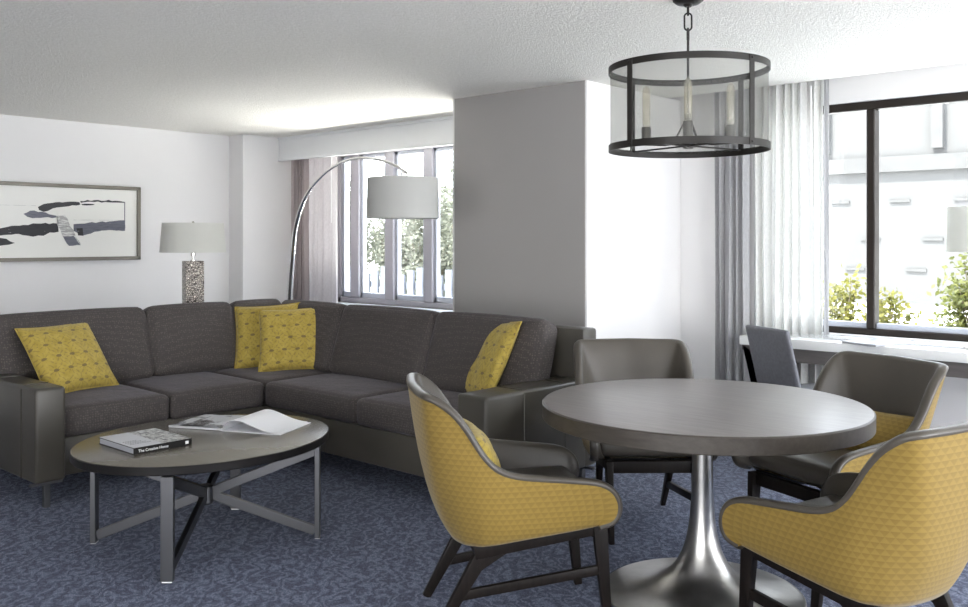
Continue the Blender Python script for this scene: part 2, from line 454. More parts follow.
bm = new_bm(); box(bm, -2.41, W2[1]+.05, 6.055, WY+.03, .715, .75, .004, 1); build('window_sill', bm, M_desk, w)
# framed openings added on the unseen sides to bring in more light
r = root_structure('added_opening_right', (XR, 3.2, .15)); bm = new_bm()
for y in (1.0, 2.45, 3.9, 5.35): box(bm, XR+.05, XR+.12, y, y+.05, .15, 2.35)
for z in (.15, 2.30): box(bm, XR+.05, XR+.12, 1.0, 5.4, z, z+.05)
build('window_frame', bm, M_winframe2, r, smooth=False)

r = root_structure('added_opening_camera', (.5, YB, .3)); bm = new_bm()  # added opening behind the camera, put in to brighten the room
for x in (-1.9, -.3, 1.3, 2.85): box(bm, x, x+.05, YB-.12, YB-.05, .3, 2.3)
for z in (.3, 2.25): box(bm, -1.9, 2.9, YB-.12, YB-.05, z, z+.05)
build('window_frame', bm, M_winframe2, r, smooth=False)

# valance box over window 1
bm = new_bm(); box(bm, -7.95, -4.80, 5.60, 5.63, 2.205, 2.415, .003, 1); box(bm, -7.95, -4.80, 5.585, 5.63, 2.415, 2.44, .003, 1); box(bm, -7.95, -4.80, 5.585, 5.63, 2.195, 2.215, .003, 1)
box(bm, -7.95, -4.80, 5.63, 5.66, 2.205, 2.44)
structure('trim_2', bm, M_valance, smooth=False)

# ------------------------------------------------------------------ curtains
def curtain(name, x0, x1, y, z0, z1, waves, amp, m, label, group=None, phase=0.0, jitter=.35, parent=None):
    bm = new_bm(); nx = int(waves*14); nz = 16; P = []
    rnd = random.Random(hash(name) % 97 + int(waves)); ph = [rnd.uniform(-jitter, jitter) for _ in range(int(waves)+3)]; am = [rnd.uniform(.55, 1.25) for _ in range(int(waves)+3)]
    for i in range(nx+1):
        s = i/nx; row = []
        for k in range(nz+1):
            t = k/nz; q = s*waves; j = int(q); f = q-j
            p = ph[j]*(1-f)+ph[j+1]*f; a = amp*(am[j]*(1-f)+am[j+1]*f)
            sway = .012*math.sin(t*3+s*9)
            yy = y+a*math.sin(2*PI*(q+p)+phase)*(1-.25*t)+sway*(1-t)
            xx = x0+(x1-x0)*s+.25*a*math.sin(4*PI*(q+p))+sway*.5*(1-t)
            row.append((xx, yy, z0+(z1-z0)*t))
        P.append(row)
    grid(bm, P); o = build(name, bm, m, parent, angle=80, recalc=False)
    return o
def rod(x0, x1, y, z, parent):
    bm = new_bm(); box(bm, x0, x1, y-.012, y+.012, z, z+.02, .002, 1); return build('curtain_track', bm, M_white, parent, smooth=False)

r = thing('sheer_curtain', 'white sheer curtain in soft folds at the left of the large dark framed window', 'curtain', (-2.7, 6.03, .02))
curtain('sheer_fabric', -2.955, -2.44, 6.10, .02, 2.53, 8, .030, M_sheer, '', parent=r); rod(-2.94, -2.42, 6.09, 2.53, r)
bm = new_bm(); tube(bm, [(-2.505, 6.035, 2.42), (-2.500, 6.03, 1.62)], .006, 8); build('draw_wand', bm, M_white, r)
bm = new_bm(); P = [[(-2.44+.035*i/4, 6.09+.004*math.sin(i*2+k*.7), .02+2.51*k/20) for k in range(21)] for i in range(5)]; grid(bm, P); build('hem', bm, M_drape, r, recalc=False)
r = thing('grey_drape', 'light grey drape hanging against the white wall beside the sheer curtain', 'curtain', (-3.1, 6.03, .02))
curtain('drape_fabric', -3.22, -2.968, 6.06, .02, 2.53, 4, .034, M_drape, '', parent=r); rod(-3.22, -2.97, 6.06, 2.53, r)
r = thing('mauve_drape', 'mauve grey drape under the valance behind the arc lamp, beside the corner', 'curtain', (-7.8, 5.72, .02))
curtain('drape_fabric', -7.93, -7.66, 5.74, .02, 2.42, 5, .042, M_drape1, '', parent=r); rod(-7.93, -7.66, 5.72, 2.42, r)
r = thing('pale_sheer', 'pale sheer curtain between the mauve drape and the grey framed window', 'curtain', (-7.4, 5.74, .02))
curtain('sheer_fabric', -7.64, -7.16, 5.75, .02, 2.42, 7, .040, M_sheer1, '', parent=r); rod(-7.64, -7.16, 5.73, 2.42, r)
bm = new_bm(); tube(bm, [(-7.20, 5.69, 2.42), (-7.198, 5.69, 1.55)], .005, 8); build('draw_wand', bm, M_white, r)

# ------------------------------------------------------------------ sectional sofa
sofa = thing('sectional_sofa', 'long L-shaped sectional sofa in dark taupe fabric with leather arms', 'sofa', (-5.3, 3.8, 0))
FX, FY = -4.92, 3.36        # front planes of the two wings
bm = new_bm()               # leather base and back frame in one carcass
box(bm, -5.88, FX, 2.08, FY, .13, .335, .012); box(bm, -5.88, -3.17, FY, 4.20, .13, .335, .012)
build('base', bm, M_sofa_leather, sofa)
bm = new_bm(); box(bm, -5.90, -5.78, 1.94, 4.26, .13, .89, .018); build('back_frame', bm, M_sofa_leather, sofa)
bm = new_bm(); box(bm, -5.79, -2.97, 4.09, 4.22, .13, .895, .018); build('back_frame', bm, M_sofa_leather, sofa)
def arm(x0, x1, y0, y1, seams, ax):
    bm = new_bm(); box(bm, x0, x1, y0, y1, .13, .62, .018, 3); a = build('arm', bm, M_sofa_leather, sofa)
    for s in seams:
        bm = new_bm()
        if ax == 'x': tube(bm, [(s, y0-.0015, .135), (s, y0-.0015, .60), (s, y0+.02, .6215), (s, y1-.02, .6215)], .0035, 6)
        else: tube(bm, [(x1+.0015, s, .135), (x1+.0015, s, .60), (x1-.02, s, .6215), (x0+.02, s, .6215)], .0035, 6)
        build('seam', bm, M_sofa_leather, a)
arm(-5.80, -4.84, 1.925, 2.08, (-5.02, -5.40), 'x')
arm(-3.17, -2.97, 3.29, 4.12, (3.58, 3.92), 'y')

def seat(x0, x1, y0, y1, c=.016):
    bm = new_bm(); soft_box(bm, ((x0+x1)/2, (y0+y1)/2, .41), (x1-x0-.004, y1-y0-.004, .155), .035, c, .006); o = build('seat_cushion', bm, M_sofa, sofa, angle=60)
    return o
seat(-5.78, FX+.015, 2.085, 2.715); seat(-5.78, FX+.015, 2.715, FY+.0)
seat(-5.78, FX+.0, FY, 4.08); seat(FX, -4.03, FY-.015, 4.08); seat(-4.03, -3.175, FY-.015, 4.08)
def back(cx, cy, w, rz, lean=math.radians(18), h=.475, d=.17):
    M = Matrix.Rotation(rz, 4, 'Z') @ Matrix.Rotation(-lean, 4, 'X')
    bm = new_bm(); soft_box(bm, (cx, cy, .705), (w-.006, d, h), .05, .012, .022, M=M, n=16); build('back_cushion', bm, M_sofa, sofa, angle=60)
# left wing faces +X (rz = 90 deg), right wing faces -Y (rz = 0)
for y0, y1 in ((2.0, 2.95), (2.95, 3.60), (3.60, 4.02)): back(-5.66, (y0+y1)/2, y1-y0, PI/2)
for x0, x1 in ((-5.60, -4.88), (-4.88, -3.99), (-3.99, -3.13)): back((x0+x1)/2, 3.955, x1-x0, 0)
def sofa_leg(x, y, dx, dy):
    bm = new_bm(); box(bm, x-.07*abs(dx)-.012, x+.07*abs(dx)+.012, y-.07*abs(dy)-.012, y+.07*abs(dy)+.012, .118, .13)
    box(bm, x-.016, x+.016, y-.016, y+.016, 0, .12, .003, 1); build('leg', bm, M_steel_d, sofa)
for q in ((-4.87, 1.99, 0, 1), (-5.82, 1.99, 0, 1), (-3.05, 3.34, 1, 0), (-3.02, 4.14, 1, 0), (-5.82, 4.14, 1, 0)): sofa_leg(*q)

# ------------------------------------------------------------------ throw pillows
def pillow_bm(s, th=.15, n=22, sy=None):
    sy = sy or s
    bm = new_bm(); L = bm.loops.layers.uv.verify()
    def pt(i, j, side):
        u, v = -1+2*i/n, -1+2*j/n
        x = s/2*u*(1-.055*(1-v*v)*abs(u)); z = sy/2*v*(1-.055*(1-u*u)*abs(v))
        t = th/2*((1-u*u)*(1-v*v))**.42
        t += .004*math.sin(u*9+v*3)*(1-u*u)*(1-v*v)
        return Vector((x, side*t, z))
    for side in (-1, 1):
        V = {}
        for i in range(n+1):
            for j in range(n+1): V[i, j] = bm.verts.new(pt(i, j, side))
        for i in range(n):
            for j in range(n):
                q = [(i, j), (i+1, j), (i+1, j+1), (i, j+1)]
                f = bm.faces.new([V[a] for a in q])
                for l, (a, b) in zip(f.loops, q): l[L].uv = (s*a/n, sy*b/n+(.5 if side > 0 else 0))
    bmesh.ops.remove_doubles(bm, verts=bm.verts, dist=1e-5); return bm, pt
def pillow(name, s, loc, yaw, tilt, roll, m, label, th=.15, sy=None, group=None):
    bm, pt = pillow_bm(s, th, sy=sy); 
    r = thing(name, label, 'pillow', loc, 0, group)
    R = Matrix.Rotation(math.radians(yaw), 4, 'Z') @ Matrix.Rotation(math.radians(tilt), 4, 'X') @ Matrix.Rotation(math.radians(roll), 4, 'Y')
    r.rotation_euler = R.to_euler()
    build('pillow_cover', bm, m, r, world=False, angle=80)
    bm = new_bm(); n = 22
    loop = [pt(i, 0, 1) for i in range(n)]+[pt(n, j, 1) for j in range(n)]+[pt(n-i, n, 1) for i in range(n)]+[pt(0, n-j, 1) for j in range(n)]
    tube(bm, loop, .004, 6, closed=True); build('piping', bm, m, r, world=False)
    return r
G = 'yellow throw pillows on the sofa'
pillow('throw_pillow', .47, (-5.455, 2.355, .690), 100, -38, -1.4, M_flower, 'yellow dandelion print throw pillow leaning beside the left sofa arm', group=G)
pillow('throw_pillow', .455, (-5.185, 3.762, .705), 53, -26, -1.7, M_flower, 'front yellow throw pillow of the pair in the sofa corner', group=G)
pillow('throw_pillow', .455, (-5.425, 3.73, .715), 47, -24, -4, M_flower, 'yellow throw pillow in the sofa corner half hidden behind another pillow', group=G)
pillow('throw_pillow', .47, (-3.485, 3.880, .712), -26, -26, -3, M_flower, 'yellow throw pillow turned edge on beside the right sofa arm', th=.11, group=G)

# ------------------------------------------------------------------ coffee table
ct = thing('coffee_table', 'low oval coffee table with dark top and crossed steel bars in front of the sofa', 'coffee table', (-3.81, 2.28, 0))
CXc, CYc = -3.82, 2.29
def oval(bm, a, b, prof, rot=.06, n=72):
    rings = []
    for d, z in prof:
        rings.append([bm.verts.new((CXc+(a-d)*math.cos(t)*math.cos(rot)-(b-d)*math.sin(t)*math.sin(rot), CYc+(a-d)*math.cos(t)*math.sin(rot)+(b-d)*math.sin(t)*math.cos(rot), z)) for t in [2*PI*k/n for k in range(n)]])
    for p, q in zip(rings, rings[1:]):
        for k in range(n): bm.faces.new((p[k], p[(k+1) % n], q[(k+1) % n], q[k]))
    bm.faces.new(rings[0][::-1]); bm.faces.new(rings[-1])
bm = new_bm(); oval(bm, .51, .60, [(.03, .428), (.004, .430), (0, .434), (0, .464), (.003, .467), (.01, .4675)]); build('table_edge', bm, M_black, ct)
bm = new_bm(); oval(bm, .51, .60, [(.004, .4672), (.0045, .4685), (.006, .469)]); build('tabletop', bm, M_coffee, ct)
LG = [(-3.44, 1.885), (-4.135, 1.905), (-3.435, 2.635), (-4.11, 2.63)]
HB = (-3.785, 2.265, .215)
for x, y in LG:
    d = Vector((x-HB[0], y-HB[1], 0)).normalized(); a = math.atan2(d.y, d.x)
    Mx = Matrix.Translation((x, y, 0)) @ Matrix.Rotation(a, 4, 'Z')
    bm = new_bm(); box(bm, -.012, .012, -.026, .026, .004, .428, .002, 1, Mx); l = build('leg', bm, M_steel_d, ct, smooth=False)
    bm = new_bm(); box(bm, -.011, .011, -.02, .02, 0, .006, 0, 1, Mx); build('foot_glide', bm, M_white, l, smooth=False)
for (a, b) in ((0, 3), (1, 2)):
    for lo, hi in ((a, b), (b, a)):
        p0 = Vector((*LG[lo], .035)); p1 = Vector((*LG[hi], .405))
        d = Vector((p1.x-p0.x, p1.y-p0.y, 0)).normalized()
        bm = new_bm(); bar(bm, p0+d*.012, p1-d*.012, .024, .042, bev=.002); build('cross_bar', bm, M_steel_d, ct, smooth=False)
bm = new_bm(); lathe(bm, [(.028, .17), (.034, .178), (.034, .25), (.028, .258)], (HB[0], HB[1], 0), 24); build('hub', bm, M_steel_d, ct)

# book with spine towards the camera
bk = thing('book', 'closed hardcover book with black spine and photo cover on the coffee table', 'book', (-3.885, 2.02, .469))
bm = new_bm(); box(bm, -4.050, -3.725, 1.885, 2.157, .469, .472, .001, 1); box(bm, -4.050, -3.725, 1.885, 2.157, .495, .498, .001, 1); box(bm, -3.728, -3.722, 1.885, 2.157, .469, .498, .001, 1)
build('cover', bm, M_black, bk, smooth=False)
bm = new_bm(); box(bm, -4.045, -3.729, 1.889, 2.153, .472, .495); build('page_block', bm, plain('page_edges', (.34, .35, .38), .6), bk, smooth=False)
def cover_art():
    m, nt, b, o = mat('book_cover_print'); b.inputs['Roughness'].default_value = .3
    v = coord(nt); f = noise(nt, v, 42, 5, .75); sx = nt.nodes.new('ShaderNodeSeparateXYZ'); nt.links.new(v, sx.inputs[0])
    pat = ramp(nt, f, [(.42, (.05, .05, .055)), (.52, (.5, .5, .5)), (.60, (.72, .72, .70))])
    k = math_n(nt, 'GREATER_THAN', sx.outputs[1], .0); k2 = math_n(nt, 'MULTIPLY', k, 1)
    mix = nt.nodes.new('ShaderNodeMix'); mix.data_type = 'RGBA'; nt.links.new(k2, mix.inputs[0]); mix.inputs[6].default_value = (.62, .63, .66, 1); nt.links.new(pat, mix.inputs[7])
    nt.links.new(mix.outputs[2], b.inputs['Base Color']); return m
bm = new_bm(); box(bm, -4.048, -3.727, 1.887, 2.155, .498, .4986); build('front_print', bm, cover_art(), bk, smooth=False)
M_type = plain('spine_lettering', (.75, .75, .75), .5)
M_typed = plain('grey_lettering', (.22, .22, .24), .5)
def text(body, size, M, m, parent, name):
    cu = bpy.data.curves.new(name, 'FONT'); cu.body = body; cu.size = size; cu.extrude = .0004; cu.align_x = 'LEFT'
    o = bpy.data.objects.new(name, cu); COL.objects.link(o)
    dg = bpy.context.evaluated_depsgraph_get(); me = bpy.data.meshes.new_from_object(o.evaluated_get(dg)); bpy.data.objects.remove(o)
    me.materials.clear(); me.materials.append(m)
    t = bpy.data.objects.new(name, me); COL.objects.link(t); t.parent = parent
    me.transform(Matrix.Translation(-parent.location) @ M); return t
text('The Creative Home', .017, Matrix.Translation((-3.7216, 1.905, .4775)) @ Matrix.Rotation(PI/2, 4, 'Z') @ Matrix.Rotation(PI/2, 4, 'X'), M_type, bk, 'spine_title')
bm = new_bm(); box(bm, -3.7219, -3.7214, 2.125, 2.140, .477, .490); build('spine_emblem', bm, M_type, bk, smooth=False)
bm = new_bm()
for i in range(4):
    for k in range(9-i):
        y = 1.905+k*.011; x = -3.80-i*.022
        box(bm, x, x+.007, y, y+.007, .4986, .4992)
build('cover_lettering', bm, M_typed, bk, smooth=False)

# open magazine
mg = thing('magazine', 'open magazine with one arched page on the coffee table', 'magazine', (-3.874, 2.404, .469), math.radians(25))
def page_print(seed):
    m, nt, b, o = mat('magazine_print'); b.inputs['Roughness'].default_value = .22
    v = coord(nt, scale=(1, .6, 1), rot=(0, 0, .5)); f = noise(nt, v, 9, 4, .6, .8)
    nt.links.new(ramp(nt, f, [(.40, (.045, .045, .05)), (.50, (.35, .35, .37)), (.56, (.66, .67, .70))]), b.inputs['Base Color']); return m
def sheet(prof, y0, y1, th):
    """prof: (x,z) list; extruded along y with thickness"""
    bm = new_bm(); n = len(prof)
    P = [[(x, y, z+th*k) for x, z in prof] for (y, k) in ((y0, 0), (y1, 0), (y1, 1), (y0, 1), (y0, 0))]
    grid(bm, P)
    V = None
    for e in (0, n-1):
        x, z = prof[e]; vs = [bm.verts.new((x, y0, z)), bm.verts.new((x, y1, z)), bm.verts.new((x, y1, z+th)), bm.verts.new((x, y0, z+th))]
        bm.faces.new(vs)
    bmesh.ops.remove_doubles(bm, verts=bm.verts, dist=1e-6); return bm
YN, YF = 0.0, .30
build('page_stack', sheet([(-.30, .001), (-.2, .001), (-.08, .002), (-.02, .003), (0, .001)], YN, YF, .009), M_paper, mg, world=False)
build('left_page', sheet([(-.298, .0105), (-.2, .0115), (-.09, .017), (-.035, .020), (-.008, .012)], YN+.002, YF-.002, .0006), page_print(1), mg, world=False)
build('right_cover', sheet([(0, .001), (.15, .001), (.315, .001)], YN, YF, .003), M_paper, mg, world=False)
arch = [(0, .006), (.01, .028), (.035, .047), (.07, .055), (.11, .050), (.16, .034), (.21, .018), (.26, .008), (.295, .005)]
from mathutils.geometry import interpolate_bezier
def cr(pts, k=5):
    pts = [Vector(p) for p in pts]; out = []
    for i in range(len(pts)-1):
        p0, p1, p2, p3 = pts[max(i-1, 0)], pts[i], pts[i+1], pts[min(i+2, len(pts)-1)]
        for j in range(k):
            t = j/k; out.append(.5*((2*p1)+(p2-p0)*t+(2*p0-5*p1+4*p2-p3)*t*t+(3*p1-p0-3*p2+p3)*t**3))
    out.append(pts[-1]); return out
build('arched_page', sheet([tuple(p) for p in cr(arch)], YN, YF, .0015), M_paper, mg, world=False)

# ------------------------------------------------------------------ dining table
DT = (-1.770, 3.222)
dt = thing('dining_table', 'round grey wood dining table on a flared steel pedestal', 'table', (*DT, 0))
bm = new_bm(); R_ = .625
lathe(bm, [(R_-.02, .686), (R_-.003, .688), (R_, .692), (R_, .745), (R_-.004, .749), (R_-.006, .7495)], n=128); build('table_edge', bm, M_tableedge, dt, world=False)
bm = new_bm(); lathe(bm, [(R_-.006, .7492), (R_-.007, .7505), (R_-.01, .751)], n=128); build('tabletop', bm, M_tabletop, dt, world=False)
bm = new_bm()
prof = [(.385, .0), (.385, .008), (.375, .014), (.30, .022), (.23, .036), (.175, .058), (.130, .090), (.098, .130), (.074, .18), (.058, .24), (.048, .31), (.042, .40), (.040, .50), (.040, .60), (.043, .66), (.05, .686)]
pp = [tuple(p) for p in cr([(a, b, 0) for a, b in prof], 3)]
lathe(bm, [(a, b) for a, b, _ in pp], n=96); build('pedestal', bm, M_steel, dt, world=False, angle=50)
bm = new_bm(); lathe(bm, [(.14, .680), (.14, .688)], n=48); build('mounting_plate', bm, M_steel_d, dt, world=False)

# ------------------------------------------------------------------ tub chairs
def tub_chair():
    r = thing('tub_chair', '', 'chair')
    # columns from the front of the arm round to the middle of the back: rim, bottom, outward normal
    cols = [((.262, .285, .378), (.262, .268, .378), (0, 1, 0)),
            ((.308, .287, .392), (.258, .266, .377), (0, 1, 0)),
            ((.330, .289, .425), (.250, .265, .375), (0, 1, 0)),
            ((.328, .291, .468), (.235, .264, .372), (0, 1, 0)),
            ((.300, .292, .508), (.21, .263, .368), (0, 1, 0)),
            ((.24, .293, .533), (.17, .262, .362), (0, 1, 0)),
            ((.10, .295, .550), (.06, .26, .348), (0, 1, 0)),
            ((-.03, .297, .566), (-.04, .255, .334), (0, 1, 0)),
            ((-.10, .298, .590), (-.09, .25, .326), (0, 1, 0)),
            ((-.146, .299, .630), (-.12, .24, .320), (-.05, .99, 0)),
            ((-.182, .300, .680), (-.15, .225, .314), (-.12, .98, 0)),
            ((-.217, .300, .735), (-.175, .20, .310), (-.25, .95, 0)),
            ((-.262, .297, .790), (-.20, .17, .306), (-.42, .88, 0)),
            ((-.318, .288, .832), (-.217, .13, .304), (-.62, .76, 0)),
            ((-.358, .255, .846), (-.228, .09, .303), (-.88, .42, 0)),
            ((-.375, .15, .848), (-.233, .045, .302), (-.97, .18, 0)),
            ((-.385, 0, .850), (-.235, 0, .302), (-1, 0, 0))]
    def dense(i): return cr([c[i] for c in cols], 4)
    Rm, Bt, Nn = dense(0), dense(1), [v.normalized() for v in dense(2)]
    flip = lambda v: Vector((v.x, -v.y, v.z))
    Rm += [flip(v) for v in Rm[-2::-1]]; Bt += [flip(v) for v in Bt[-2::-1]]; Nn += [flip(v) for v in Nn[-2::-1]]
    n = len(Rm); K = 12
    def bez(i, t):
        B, R = Bt[i], Rm[i]; s = min(1, (R-B).length/.25)
        back = max(0, -Nn[i].x)
        C = B+Nn[i]*(.045+.055*back)*s+Vector((0, 0, (.05+.08*back)*s)); 
        return B*(1-t)**2+C*2*t*(1-t)+R*t*t
    arc = [0]
    for i in range(1, n): arc.append(arc[-1]+((Rm[i]+Bt[i])/2-(Rm[i-1]+Bt[i-1])/2).length)
    P = [[bez(i, k/K) for k in range(K+1)] for i in range(n)]
    UV = [[(arc[i], P[i][k].z*1.05) for k in range(K+1)] for i in range(n)]
    bm = new_bm(); grid(bm, P, UV)
    half = n//2; L = bm.loops.layers.uv.verify()
    for i in range(half):       # underside
        q = [Bt[i], Bt[i+1], Bt[n-2-i], Bt[n-1-i]]
        if i == half-1: q = [Bt[i], Bt[i+1], Bt[n-1-i]]
        vs = [bm.verts.new(v) for v in q]; f = bm.faces.new(vs)
        for l, v in zip(f.loops, q): l[L].uv = (v.x, v.y)
    bmesh.ops.remove_doubles(bm, verts=bm.verts, dist=1e-4)
    build('outer_shell', bm, M_yellow, r, world=False, angle=70)
    # leather lining: rolled rim and inner face
    TH = .042; P = []; ups = []
    for i in range(n):
        T = (Rm[min(i+1, n-1)]-Rm[max(i-1, 0)]).normalized(); ups.append(Nn[i].cross(T).normalized())
    if ups[half].z < 0: ups[half] = -ups[half]
    for rng in (range(half+1, n), range(half-1, -1, -1)):
        pu = ups[half]
        for i in rng:
            if ups[i].dot(pu) < 0: ups[i] = -ups[i]
            pu = ups[i]
    for i in range(n):
        up = ups[i]; nn = Nn[i]
        row = [Rm[i]+nn*.001-up*.006]
        row += [Rm[i]+nn*.004+up*.000, Rm[i]+nn*.003+up*.007, Rm[i]-nn*.006+up*.013, Rm[i]-nn*.022+up*.014, Rm[i]-nn*.036+up*.009, Rm[i]-nn*(TH)-up*.004]
        t0 = 0
        for k in range(0, 41):
            if bez(i, k/40).z >= .37: t0 = k/40; break
        t0 = min(t0, .93)
        for k in range(1, 9):
            t = 1-(1-t0)*k/8; q = bez(i, t)-nn*(TH+.012*math.sin(k/8*PI)); row.append(q)
        P.append(row)
    bm = new_bm(); grid(bm, P); build('inner_lining', bm, M_chair_leather, r, world=False, angle=80)
    # close the front ends of the arms
    # seat
    bm = new_bm(); soft_box(bm, (0, 0, 0), (.525, .495, .085), .035, .012, .004, M=Matrix.Translation((.028, 0, .418)) @ Matrix.Rotation(math.radians(-2.5), 4, 'Y'))
    for v in bm.verts:
        if v.co.x < 0: v.co.y *= 1-.30*(v.co.x/.24)**2
    build('seat', bm, M_chair_leather, r, world=False, angle=60)
    # frame
    bm = new_bm()
    for s in (-1, 1): bar(bm, (.275, s*.195, .352), (-.17, s*.185, .285), .030, .052, bev=.003)
    bar(bm, (.275, -.20, .343), (.275, .20, .343), .032, .055, bev=.003); bar(bm, (-.15, -.18, .283), (-.15, .18, .283), .03, .04, bev=.003)
    build('seat_rail', bm, M_espresso, r, world=False)
    for s in (-1, 1):
        bm = new_bm(); bar(bm, (.285, s*.20, .372), (.318, s*.193, 0), .034, .054, .026, .030, up=(1, 0, 0), bev=.004); build('leg', bm, M_espresso, r, world=False)
    for s in (-1, 1):
        bm = new_bm(); bar(bm, (-.115, s*.185, .318), (-.300, s*.170, 0), .032, .058, .024, .032, up=(1, 0, 0), bev=.004)
        for q in range(4):      # curved gusset between the leg and the side rail
            a0, a1 = q/4, (q+1)/4
            bar(bm, (-.09+.06*a0*1.0, s*.185, .285+.012*a0), (-.155+.03*a0, s*.183, .245-.02*(1-a0)), .028, .02)
        build('leg', bm, M_espresso, r, world=False)
    for s in (-1, 1):
        bm = new_bm(); bar(bm, (-.225, s*.178, .130), (.298, s*.197, .200), .022, .034, bev=.003); build('stretcher', bm, M_espresso, r, world=False)
    return r
chairs = [((-2.240, 2.618), 52.3, 'yellow tub chair seen from its side, back towards the coffee table'),
          ((-2.444, 3.84), -47.0, 'tub chair facing us across the round table, in front of the white wall'),
          ((-1.526, 3.963), -110.6, 'grey leather lined tub chair at the right, between the round table and white desk'),
          ((-1.08, 3.006), 166.1, 'yellow backed tub chair nearest the camera at right, cut by the picture edge')]
c0 = tub_chair()
for i, ((x, y), a, lb) in enumerate(chairs):
    c = c0 if i == 0 else dup_tree(c0)
    c.location = (x, y, 0); c.rotation_euler = (0, 0, math.radians(a)); c['label'] = lb; c['group'] = 'tub chairs around the dining table'

def local(ch, lx, ly, lz):
    (x, y), a, _ = ch; a = math.radians(a)
    return (x+lx*math.cos(a)-ly*math.sin(a), y+lx*math.sin(a)+ly*math.cos(a), lz)
# lumbar pillows rest on the seats of two chairs
pillow('lumbar_pillow', .42, local(chairs[2], -.150, .05, .545), -110.6+97, -33, 0, M_yellow, 'yellow chevron lumbar pillow on the tub chair in front of the desk', th=.12, sy=.21, group='lumbar pillows on the chairs')
pillow('lumbar_pillow', .40, local(chairs[0], -.120, 0, .575), 52.3+90, -22, 0, M_flower, 'yellow lumbar pillow peeping over the arm of the side-on tub chair', th=.12, sy=.25, group='lumbar pillows on the chairs')

# ------------------------------------------------------------------ pendant
PX, PY = -2.026, 3.562
pd = thing('pendant_lamp', 'bronze drum pendant with smoky clear shade and candle bulbs above the dining table', 'lamp', (PX, PY, 1.785))
c = (0, 0, 0); Z0 = 1.785; b0 = -.012; t0 = .358; RR = .345
bm = new_bm(); ring(bm, RR-.006, RR, t0-.028, t0); build('top_ring', bm, M_bronze, pd, world=False)
bm = new_bm(); ring(bm, RR-.006, RR, b0, b0+.030); build('bottom_ring', bm, M_bronze, pd, world=False)
bm = new_bm(); ring(bm, RR-.009, RR-.0075, b0+.02, t0-.01); build('drum_shade', bm, M_drumglass, pd, world=False)
for k in range(4):
    a = math.radians(76.6+90*k); Mx = Matrix.Rotation(a, 4, 'Z') @ Matrix.Translation((RR, 0, 0))
    bm = new_bm(); box(bm, -.001, .004, -.0145, .0145, b0+.002, t0-.002, .001, 1, Mx); st = build('strap', bm, M_bronze, pd, world=False)
    for z in (b0+.015, t0-.014):
        bm = new_bm(); t = bmesh.new(); lathe(t, [(.006, 0), (.006, .004), (.003, .006)], n=12); t.transform(Mx @ Matrix.Translation((.003, 0, z)) @ Matrix.Rotation(PI/2, 4, 'Y')); merge(bm, t)
        build('screw', bm, M_bronze, st, world=False)
bm = new_bm()
for k in range(4):
    a = math.radians(29.6+90*k); ca, sa = math.cos(a), math.sin(a)
    tube(bm, [(0, 0, .032), (.1*ca, .1*sa, .020), (.18*ca, .18*sa, .024)], .007, 8)
for k in range(2):
    a = math.radians(76.6+90*k); ca, sa = math.cos(a), math.sin(a)
    bar(bm, (-RR*ca+.005*ca, -RR*sa+.005*sa, .012), (RR*ca-.005*ca, RR*sa-.005*sa, .012), .014, .006)
for k in range(3):
    a = math.radians(132+60+120*k); ca, sa = math.cos(a), math.sin(a)
    bar(bm, (.065*ca, .065*sa, .028), (.012*ca, .012*sa, .125), .010, .005)
lathe(bm, [(.03, .012), (.034, .02), (.034, .034), (.012, .042), (.010, .05), (.010, .125), (.016, .13), (.016, .15), (.007, .155), (.007, .16)], n=24)
build('arm_frame', bm, M_bronze, pd, world=False)
bm = new_bm(); tube(bm, [(0, 0, .15), (0, 0, .475)], .0055, 10); build('stem', bm, M_bronze, pd, world=False)
for k in range(4):
    a = math.radians(29.6+90*k); p = (.18*math.cos(a), .18*math.sin(a), 0)
    bm = new_bm(); lathe(bm, [(.024, .018), (.024, .024), (.021, .026), (.021, .098), (.016, .100)], p, 24); s = build('candle_socket', bm, M_brass, pd, world=False)
    bm = new_bm(); lathe(bm, [(.011, .098), (.0165, .112), (.0172, .20), (.0172, .255), (.012, .272), (.004, .280), (.0005, .281)], p, 24, close=False); build('bulb', bm, M_bulb, s, world=False)
    bm = new_bm(); tube(bm, [(p[0]-.006, p[1], .11), (p[0]-.006, p[1], .24), (p[0]+.006, p[1], .24), (p[0]+.006, p[1], .11)], .0012, 6); build('filament', bm, M_nickel, s, world=False)
def link(bm, z0, z1, w, r, turn):
    pts = []; h = (z1-z0)/2; zc = (z0+z1)/2; k = h-w
    for i in range(24):
        t = 2*PI*i/24; x = w*math.cos(t); z = w*math.sin(t)+(k if math.sin(t) > 0 else -k)
        pts.append((x*math.cos(turn), x*math.sin(turn), zc+z))
    tube(bm, pts, r, 8, closed=True)
va = math.radians(42)
bm = new_bm(); link(bm, .517, .592, .016, .0040, va); build('chain_link', bm, M_bronze, pd, world=False)
bm = new_bm(); link(bm, .470, .526, .010, .0038, va+PI/2-.5); build('chain_link', bm, M_bronze, pd, world=False)
bm = new_bm(); link(bm, .583, .622, .009, .0038, va+PI/2); build('chain_link', bm, M_bronze, pd, world=False)
top = CZ-1.785
bm = new_bm(); lathe(bm, [(.0, top-.036), (.014, top-.036), (.02, top-.030), (.022, top-.026), (.05, top-.022), (.066, top-.010), (.068, top)], n=48, close=False); build('canopy', bm, M_bronze, pd, world=False)

